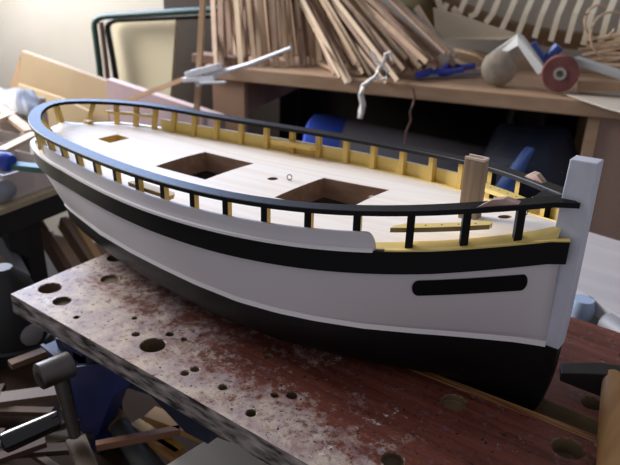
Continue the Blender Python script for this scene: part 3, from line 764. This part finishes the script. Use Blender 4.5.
# bundle of thin lath on the right
for i in range(12):
    y0 = 38+i*2.4; mb = MB(); mb.beam(at(583+rs.uniform(-6, 8), y0+rs.uniform(-2, 2), b=BF+.45), at(660, y0-8+rs.uniform(-9, 12), b=BF+.40), .012, .009)
    tag(mb.build('thin_lath', sm_[(0, 2, 4)[i % 3]]), 'thin lath in the loose bundle at the right bench end', 'lath', 'thin laths at the right end')
for cx, cy, rr, lab in ((612, 36, 24, 'larger pale loop of cane hanging at the top right'), (600, 22, 17, 'smaller pale loop of cane hanging at the top right')):
    P = [at(cx+rr*math.cos(t_)*.9, cy+rr*math.sin(t_), b=BF+.38+.03*math.cos(t_)) for t_ in np.linspace(.4, 5.2, 20)]
    tag(MB().tube(P, .0045, 6).build('cane_loop', sm_[2], smooth=True), lab, 'cane loop')
# ship skeleton model at the back of the bench
sk = thing('boat_skeleton', at(520, 42, b=1.75), 'unfinished wooden boat skeleton with pale curved ribs at the top right', 'model boat')
bb = 1.72
line = [(428, -14), (455, 8), (480, 19), (510, 29), (545, 37), (590, 42), (660, 44)]
P = [at(a, c_, b=bb) for a, c_ in line]
mb = MB()
for i in range(len(P)-1): mb.beam(P[i], P[i+1], .10, .055)
mb.build('keel_board', mat('brown keel board', '7a6146', .7, '6a523a', 8), sk)
for i in range(13):
    xt = 449+i*16.5; xm = xt-12-(i*.2); yb = np.interp(xm, [a for a, _ in line], [c_ for _, c_ in line])
    pts = [at(xt+10, -60, b=bb+.10), at(xt+5, -28, b=bb+.02), at(xt, 0, b=bb-.03), at(xt-6, 14, b=bb-.05), at(xm, yb+2, b=bb-.06)]
    mb = MB(); 
    for a, c_ in zip(pts[:-1], pts[1:]): mb.beam(a, c_+(c_-a)*.06, .020, .030, up=E2)
    mb.build('rib', mat('pale rib wood', 'f0e6d2', .6, 'e2d4ba', 12), sk)
mb = MB(); mb.beam(at(440, -30, b=bb+.03), at(660, -6, b=bb+.0), .02, .012, up=E2); mb.build('stringer', MATS['pale rib wood'], sk)
mb = MB(); mb.prism([at(433, 8, b=1.62), at(462, 16, b=1.62), at(490, 26, b=1.62), at(524, 36, b=1.62), at(500, 40, b=1.60), at(436, 38, b=1.60)], E2*.02); tag(mb.build('card_sheet', mat('cream card', 'c9bb9f', .7)), 'cream card sheet below the boat skeleton', 'card')
# grey hanging dust sheet behind ribs
mb = MB(); mb.prism([at(440, -80, b=2.0), at(700, -80, b=2.0), at(700, 60, b=2.0), at(440, 60, b=2.0)], E2*.02); tag(mb.build('grey_board', mat('grey board', 'a8a49c', .8, 'b8b2a6', 4)), 'grey board standing behind the boat skeleton', 'board')

# ------------------------------------------------------------------ left background
# dark gap beside the sticks, its shade put in as a tall dark box
a0 = float(at(166, 50, b=1.95)@E1); a1 = float(at(214, 50, b=1.95)@E1)
rb(MB(), a0, a1+.06, 1.95, 2.2, ZF, 1.0)
o = rb(MB(), a0, a1+.35, 1.95, 2.2, ZF, 1.0).build('dark_gap_box', mat('dark gap brown', '33261a', .7, '281d13', 4)); tag(o, 'tall dark brown box standing in for the dark gap behind the upright stick', 'dark gap')
ch = thing('folding_chair', room(float(at(150, 80, b=1.7)@E1), 1.7, ZF), 'green framed chair back with stained cream panel against the wall', 'chair')
def rounded(pts, b, n=6):
    out = []
    for i, p0 in enumerate(pts):
        if 0 < i < len(pts)-1:
            a, c_, e = np.array(pts[i-1], float), np.array(p0, float), np.array(pts[i+1], float)
            r1 = min(10, np.linalg.norm(a-c_)*.45); r2 = min(14, np.linalg.norm(e-c_)*.45)
            s0 = c_+(a-c_)/np.linalg.norm(a-c_)*r1; s1 = c_+(e-c_)/np.linalg.norm(e-c_)*r2
            for k_ in range(n+1):
                t_ = k_/n; q_ = (1-t_)**2*s0+2*t_*(1-t_)*c_+t_*t_*s1; out.append(at(q_[0], q_[1], b=b))
        else: out.append(at(p0[0], p0[1], b=b))
    return out
MB().tube(rounded([(103, 120), (100, 70), (93, 17), (240, 8)], 1.62), .015, 10).build('outer_frame', mat('dark green enamel', '23403a', .4), ch, smooth=True)
MB().tube(rounded([(121, 120), (115, 70), (106, 20), (240, 14)], 1.68), .014, 10).build('inner_frame', mat('black enamel', '17181a', .4), ch, smooth=True)
MB().tube(rounded([(110, 110), (107, 70), (101, 22)], 1.66), .012, 8).build('back_strut', mat('brown strut', '6d5547', .6), ch, smooth=True)
mb = MB(); mb.prism([at(118, 95, b=1.72), at(112, 24, b=1.72), at(118, 19, b=1.72), at(176, 15, b=1.72), at(170, 100, b=1.72)], E2*.02)
mb.build('back_panel', mat('stained cream panel', 'd8cdae', .7, '9c8c6c', 7, lo=.60, hi=.74), ch)
# leaning plywood
mb = MB(); mb.prism([at(21, 51, b=1.40), at(108, 82, b=1.30), at(109, 150, b=1.26), at(14, 150, b=1.36)], E2*.03)
tag(mb.build('plywood_sheet', mat('warm plywood', 'a08a6a', .65, '957e5e', 5)), 'warm tan plywood sheet leaning behind the stern of the model', 'board')
mb = MB(); mb.prism([at(20, 55, b=1.42), at(11, 85, b=1.46), at(10, 130, b=1.46), at(18, 130, b=1.42)], E2*.04)
tag(mb.build('board_offcut', mat('brown board', '8d6e50', .7)), 'narrow dark brown board edge left of the tan plywood sheet', 'board')
mb = MB(); mb.prism([at(18, 84, b=1.33), at(60, 98, b=1.24), at(90, 112, b=1.2), at(90, 150, b=1.2), at(14, 150, b=1.3)], E2*.015)
tag(mb.build('board_offcut', mat('lighter plywood', 'a8926f', .65)), 'lighter tan offcut in front of the tan plywood sheet', 'board')
# mauve beam
mb = MB(); A = at(106, 79, b=1.26); B_ = at(218, 116, b=1.02)
dd = B_-A; dn = dd/np.linalg.norm(dd); sidev = np.cross(dn, [0, 0, 1.])*-1
q8 = [A, B_, B_+sidev*.035, A+sidev*.035]
mb.hexa([v-np.array([0, 0, .22]) for v in q8]+q8, 0); mb.I[-5] = 1
tag(mb.build('wide_plank', [mat('mauve grey plank', '9a8486', .7, '8c7678', 8), mat('pink plank edge', 'b59e94', .6)]), 'mauve plank on edge with pale pink top behind the far rail', 'plank')
# plank's rod and white clamp
rd = thing('bar_clamp', at(200, 80, b=1.0), 'white plastic bar with sliding head and pointed end above the boat', 'clamp')
MB().beam(at(118, 104, b=1.08), at(192, 76, b=1.0), .016, .016).build('wood_arm', wood('pale arm wood', 'c9a888', 'b99474', 0), rd)
M_wp = mat('white plastic', 'e9ecf4', .4)
MB().tube([at(196, 80, b=1.0), at(250, 64, b=.98), at(291, 48, b=.96)], [.009, .008, .0065], 8).build('bar', M_wp, rd, smooth=True)
mb = MB(); mb.beam(at(187, 75, b=.985), at(220, 66, b=.985), .03, .022); mb.beam(at(184, 80, b=.98), at(215, 78, b=.98), .022, .016); mb.beam(at(192, 70, b=.985), at(200, 86, b=.985), .02, .018); mb.beam(at(200, 83, b=.97), at(226, 82, b=.97), .014, .008)
mb.build('sliding_head', M_wp, rd, bevel=.002)
p0 = at(203, 0, b=1.04); p1 = at(197, 105, b=1.04)
dd = (p1-p0)/np.linalg.norm(p1-p0)
mb = MB(); mb.beam(p0-dd*.35, p0+dd*1.55, .019, .014, up=E2)
tag(mb.build('upright_stick', wood('pale stick wood', 'c4a484', 'b08e6c', 2)), 'single upright pale stick standing left of the strip bundle', 'stick')
# small block on the bench end
tag(rb(MB(), float(at(196, 66, b=BF+.05)@E1), float(at(238, 66, b=BF+.05)@E1), BF+.02, BF+.10, ZB_+.001, ZB_+.03).build('wood_block', sm_[3]), 'small dark wood block at the left end of the back bench', 'block')

# left table with trays
ZT = -.25
t0 = at(-30, 221, z=ZT); t1 = at(74, 183, z=ZT); tb = at(120, 120, z=ZT)
dd = (t1-t0); dd /= np.linalg.norm(dd); nb = np.cross([0, 0, 1.], dd)
lt = thing('side_table', t0*.5+t1*.5+nb*.4+np.array([0, 0, ZF-ZT]), 'pale topped table with dark frame at the left, cluttered with clear trays', 'table')
T0 = t0-dd*.6; T1 = t1+dd*.25
mb = MB(); mb.slab([T0, T1, T1+nb*1.2, T0+nb*1.2], (0, 0, -.014)); mb.build('table_top', wood('pale table top', 'b5a68a', 'a89878', 0), lt)
mb = MB(); mb.slab([T0+nb*.01-np.array([0, 0, .015]), T1+nb*.01-np.array([0, 0, .015]), T1+nb*.05-np.array([0, 0, .015]), T0+nb*.05-np.array([0, 0, .015])], (0, 0, -.06)); mb.build('apron', mat('near black frame', '1d1c1c', .6), lt)
lp = at(25, 240, b=float((t0*.5+t1*.5)@E2)+.05)
for kk, LP in enumerate((lp, T0+nb*.1-np.array([0, 0, .07]), T0+nb*1.1-np.array([0, 0, .015]), T1+nb*1.1-np.array([0, 0, .015]))):
    MB().beam((LP[0], LP[1], ZT-.016 if kk > 1 else ZT-.076), (LP[0]+(.05 if kk == 0 else 0), LP[1], ZF), .06, .06, up=E2).build('leg', MATS['near black frame'], lt)
# clear trays
M_clear = mat('cloudy clear plastic', 'd8d0cc', .25, 'c4b8b4', 6, trans=.35)
def tray(p, w, d_, h, label, seed):
    t_ = thing('clear_tray', p, label, 'tray')
    mb = MB(); e1_, e2_ = dd, nb; th = .004
    u3 = np.array([0, 0, 1.])
    def bx_(a0, a1, b0, b1, z0, z1): mb.rbox(p+e1_*(a0+a1)/2+e2_*(b0+b1)/2+u3*(z0+z1)/2, (e1_, e2_, u3), ((a1-a0)/2, (b1-b0)/2, (z1-z0)/2))
    bx_(0, w, 0, d_, 0, th); bx_(0, w, 0, th, th, h); bx_(0, w, d_-th, d_, th, h); bx_(0, th, th, d_-th, th, h); bx_(w-th, w, th, d_-th, th, h)
    bx_(w*.48, w*.48+th, th, d_-th, th, h*.9)
    mb.build('tray_box', M_clear, t_)
    r2 = random.Random(seed)
    mb = MB()
    for i in range(26):
        c_ = p+e1_*r2.uniform(.02, w-.02)+e2_*r2.uniform(.02, d_-.02)+u3*(th+.004+r2.uniform(0, .015)); a_ = r2.uniform(0, 3.14)
        mb.beam(c_, c_+np.array([math.cos(a_), math.sin(a_), r2.uniform(-.1, .2)])*r2.uniform(.015, .05), .007, .006, k=r2.randrange(3))
    q_ = mb.build('small_fittings', [mat('pink bits', 'c98d84', .6), mat('pale bits', 'd8c9a8', .6), mat('grey bits', '8b8d94', .5)], t_)
    q_['kind'] = 'stuff'
tray(at(8, 202, z=ZT+.001), .17, .16, .07, 'clear plastic tray of small fittings nearest the table edge, beside the hull', 1)
tray(at(-14, 176, z=ZT+.001), .16, .14, .08, 'clear plastic tray behind the nearest one, at the left table side', 2)
tray(at(2, 138, z=ZT+.001), .20, .18, .10, 'cloudy plastic box at the back of the left table below the plywood', 4)
for i, (a, b_, c_, d_, lab) in enumerate(((0, 152, 36, 134, 'pale strip lying across the cloudy box on the left table'), (-6, 104, 30, 132, 'pale offcut sloping down behind the cloudy box'), (-8, 122, 26, 108, 'short pale offcut at the back left corner of the left table'))):
    mb = MB(); mb.beam(at(a, b_, z=ZT+.13), at(c_, d_, z=ZT+.115), .03, .012); tag(mb.build('wood_offcut', sm_[(2, 0, 2)[i]]), lab, 'offcut')
crumple('plastic_bag', [at(0, 118, z=ZT+.11), at(42, 120, z=ZT+.11), at(36, 92, z=ZT+.14), at(-4, 88, z=ZT+.14)], (0, 0, .06), mat('crumpled clear film', '6c6762', .6, '5d5852', 6), .012, 'crumpled pale plastic bag on the cloudy box', 'bag', 8, 7)
mb = MB(); p0 = at(7, 165, z=ZT+.10); p1 = at(46, 169, z=ZT+.10); mb.beam(p0, p1, .03, .014); tag(mb.build('teal_bar', mat('teal plastic', '3f6a68', .5)), 'teal bar pointing at the stern across the trays', 'bar')
mb = MB(); mb.lathe(at(-8, 160, z=ZT+.11), at(6, 162, z=ZT+.11)-at(-8, 160, z=ZT+.11), [(0, .022), (.02, .024), (.05, .024), (.06, .018)], 20); tag(mb.build('marker_pen', mat('bright blue cap', '2743b0', .35), smooth=True), 'bright blue marker pen end at the left edge beside the teal bar', 'pen')
mb = MB(); mb.lathe(at(0, 190, z=ZT+.03), (0, 0, 1), [(-.03, .02), (-.015, .035), (.0, .04), (.015, .035), (.03, .02)], 20); tag(mb.build('grey_ball', mat('grey plastic', '8b8f99', .4), smooth=True), 'grey rounded ball at the left edge on the table', 'bottle')  # plain grey ball on the table

# under the left table: boards, paper
def dpt(px, py, y): return at(px, py, y=y)
bd = [((38, 226), (84, 300), .05, '6b4c3a', 'brown board leaning under the left table', .22), ((62, 222), (108, 290), .045, '8a6c50', 'tan brown board leaning nearer the hull under the table', .30), ((72, 216), (90, 246), .02, 'b08a60', 'short tan strip under the stern', .26), ((0, 236), (14, 262), .06, '8c9096', 'grey sheet at the far left under the table', .1)]
for (a, b_, w__, col, lab, yy) in bd:
    p0 = dpt(a[0], a[1], yy); p1 = dpt(b_[0], b_[1], yy-.03); mb = MB(); mb.beam(p0, p0+(p1-p0)*1.8, w__, .02, up=(0, 1, 0)); tag(mb.build('leaning_board', mat('board '+col, col, .7)), lab, 'board')
mb = MB(); mb.prism([dpt(26, 236, .45), dpt(48, 232, .45), dpt(75, 320, .40), dpt(20, 330, .40)], (0, .02, 0)); tag(mb.build('pale_sheet', mat('pale grey panel', '8f8f94', .6)), 'pale grey sheet standing on the floor beyond the bench end', 'sheet')  # fills the pale grey patch between the boards

# lower left: dark machine, cap
mach = thing('bench_motor', (at(12, 420, y=-.18)), 'black rounded machine body at the lower left beside the bench', 'machine')
c = at(12, 300, y=-.16)
mb = MB(); mb.lathe((c[0]-.02, c[1], c[2]-.5), (0, 0, 1), [(0, .05), (.05, .075), (.3, .080), (.48, .070), (.54, .05), (.57, .02)], 28); mb.build('body', mat('matt black casting', '131414', .5, '1c1c1c', 10), mach, smooth=True)
for k_ in range(3):
    zc = c[2]-.10-k_*.09; MB().lathe((c[0]-.02, c[1], zc), (0, 0, 1), [(0, .081), (.006, .085), (.012, .081)], 28).build('cooling_ring', MATS['matt black casting'], mach, smooth=True)
c = at(27, 330, y=-.15); ax2 = at(44, 352, y=-.2)-at(14, 318, y=-.15); 
tag(MB().lathe(c-ax2/np.linalg.norm(ax2)*.03, ax2, [(0, .026), (.01, .032), (.045, .030), (.065, .022), (.07, .01)], 24).build('plastic_cap', mat('pale grey cap', '8d8a88', .5), smooth=True), 'pale grey rounded cap lying under the near left corner of the bench', 'cap')
# wooden club / tube under the bench
cl = thing('wooden_mallet', at(130, 460, y=-.2), 'grey shafted tool with worn tan end propped under the bench', 'tool')
p0 = at(110, 412, y=-.22); p1 = at(172, 500, y=-.26); dd_ = p1-p0
MB().lathe(p0, dd_, [(0, .010), (.006, .017), (.03, .019), (.036, .018)], 20).build('tan_end', mat('worn tan wood', '8f7448', .6, '6f5836', 16), cl, smooth=True)
MB().lathe(p0+dd_/np.linalg.norm(dd_)*.036, dd_, [(0, .018), (.10, .022), (.25, .030)], 20).build('shaft', mat('dark grey shaft', '3c3c3a', .5, '4a4a46', 12), cl, smooth=True)
# scraps on the lower shelf
ZS_ = -.36
for i, (a, b_, c_, d_, w__, col, lab) in enumerate(((96, 446, 180, 430, .012, '8a5f48', 'reddish strip crossing under the bench'), (135, 424, 180, 452, .02, 'b8913f', 'upper yellow tan slat under the bench'), (150, 414, 210, 436, .03, 'a07a45', 'yellow brown slat beside the white plank'), (145, 436, 185, 462, .018, '9a6f3c', 'lower ochre slat under the bench'), (0, 400, 60, 392, .03, '5f4a38', 'dull brown slat at the far lower left'), (10, 365, 50, 350, .02, '6f5540', 'dark tan slat behind the crank'), (76, 440, 92, 480, .03, '5c4a3c', 'dull upright slat right of the crank arm'))):
    mb = MB(); mb.beam(at(a, b_, z=ZS_-.02*(i % 2)), at(c_, d_, z=ZS_-.02*(i % 2)), w__, .012); tag(mb.build('wood_batten', mat('slat '+col, col, .65)), lab, 'batten')
mb = MB(); mb.slab([at(165, 466, z=-.33), at(213, 436, z=-.33), at(285, 462, z=-.33), at(270, 520, z=-.33)], (0, 0, -.03)); tag(mb.build('white_plank', mat('off white plank', 'f0ece2', .6, 'e2dccf', 8)), 'off-white plank below the near edge of the bench', 'plank')
rq = random.Random(5)
for i in range(26):
    x = rq.uniform(-.22, .55); y = rq.uniform(-.44, -.30); a_ = rq.uniform(-.5, 1.2); L_ = rq.uniform(.08, .22); z_ = -.447+rq.uniform(0, .05)
    v = np.array([math.cos(a_), math.sin(a_), rq.uniform(-.05, .15)])*L_/2
    mb = MB(); mb.beam(np.array([x, y, z_+.01])-v, np.array([x, y, z_+.01])+v, rq.uniform(.012, .03), .010)
    tag(mb.build('scrap_wood', mat(('scrap brown', 'scrap tan', 'scrap red brown')[i % 3], ('44342a', '5c4a38', '483028')[i % 3], .8)), 'scrap wood piece strewn on the shelf under the folding bench', 'scrap', 'scrap wood under the bench')
# lower shelf (dark) carrying them
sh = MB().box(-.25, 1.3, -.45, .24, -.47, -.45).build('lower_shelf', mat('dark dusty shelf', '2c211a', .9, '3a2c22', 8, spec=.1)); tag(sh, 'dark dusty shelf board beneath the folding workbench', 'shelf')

# right: white board behind the bow, small things
mb = MB(); mb.slab([at(556, 276, z=-.24), at(660, 340, z=-.24), at(690, 262, z=-.24), at(556, 222, z=-.24)], (0, 0, -.03)); tag(mb.build('white_board', mat('white scuffed board', 'c6c2c4', .5, 'b8b3b6', 10, (.4, 3, 1))), 'white scuffed board lying behind the stem post', 'board')
mb = MB(); c = at(582, 308, z=-.26); mb.lathe(c, (0, 0, 1), [(-.02, .02), (.0, .026), (.02, .02)], 16); tag(mb.build('rag', mat('pale blue rag', '9fb0cc', .8), smooth=True), 'pale blue rag tucked between the stem and the white board', 'rag')
mb = MB(); mb.lathe(at(606, 322, z=-.27), at(640, 345, z=-.27)-at(606, 322, z=-.27), [(0, .02), (.01, .026), (.14, .026)], 18); tag(mb.build('grey_tube', mat('grey tube', '7c7c80', .5), smooth=True), 'grey tube under the white board at the right', 'tube')
tag(MB().box(.85, 1.6, .27, .75, -.36, -.33).build('rear_shelf', mat('dark rear shelf', '2a2622', .8)), 'dark shelf behind the red workbench at the right', 'shelf')
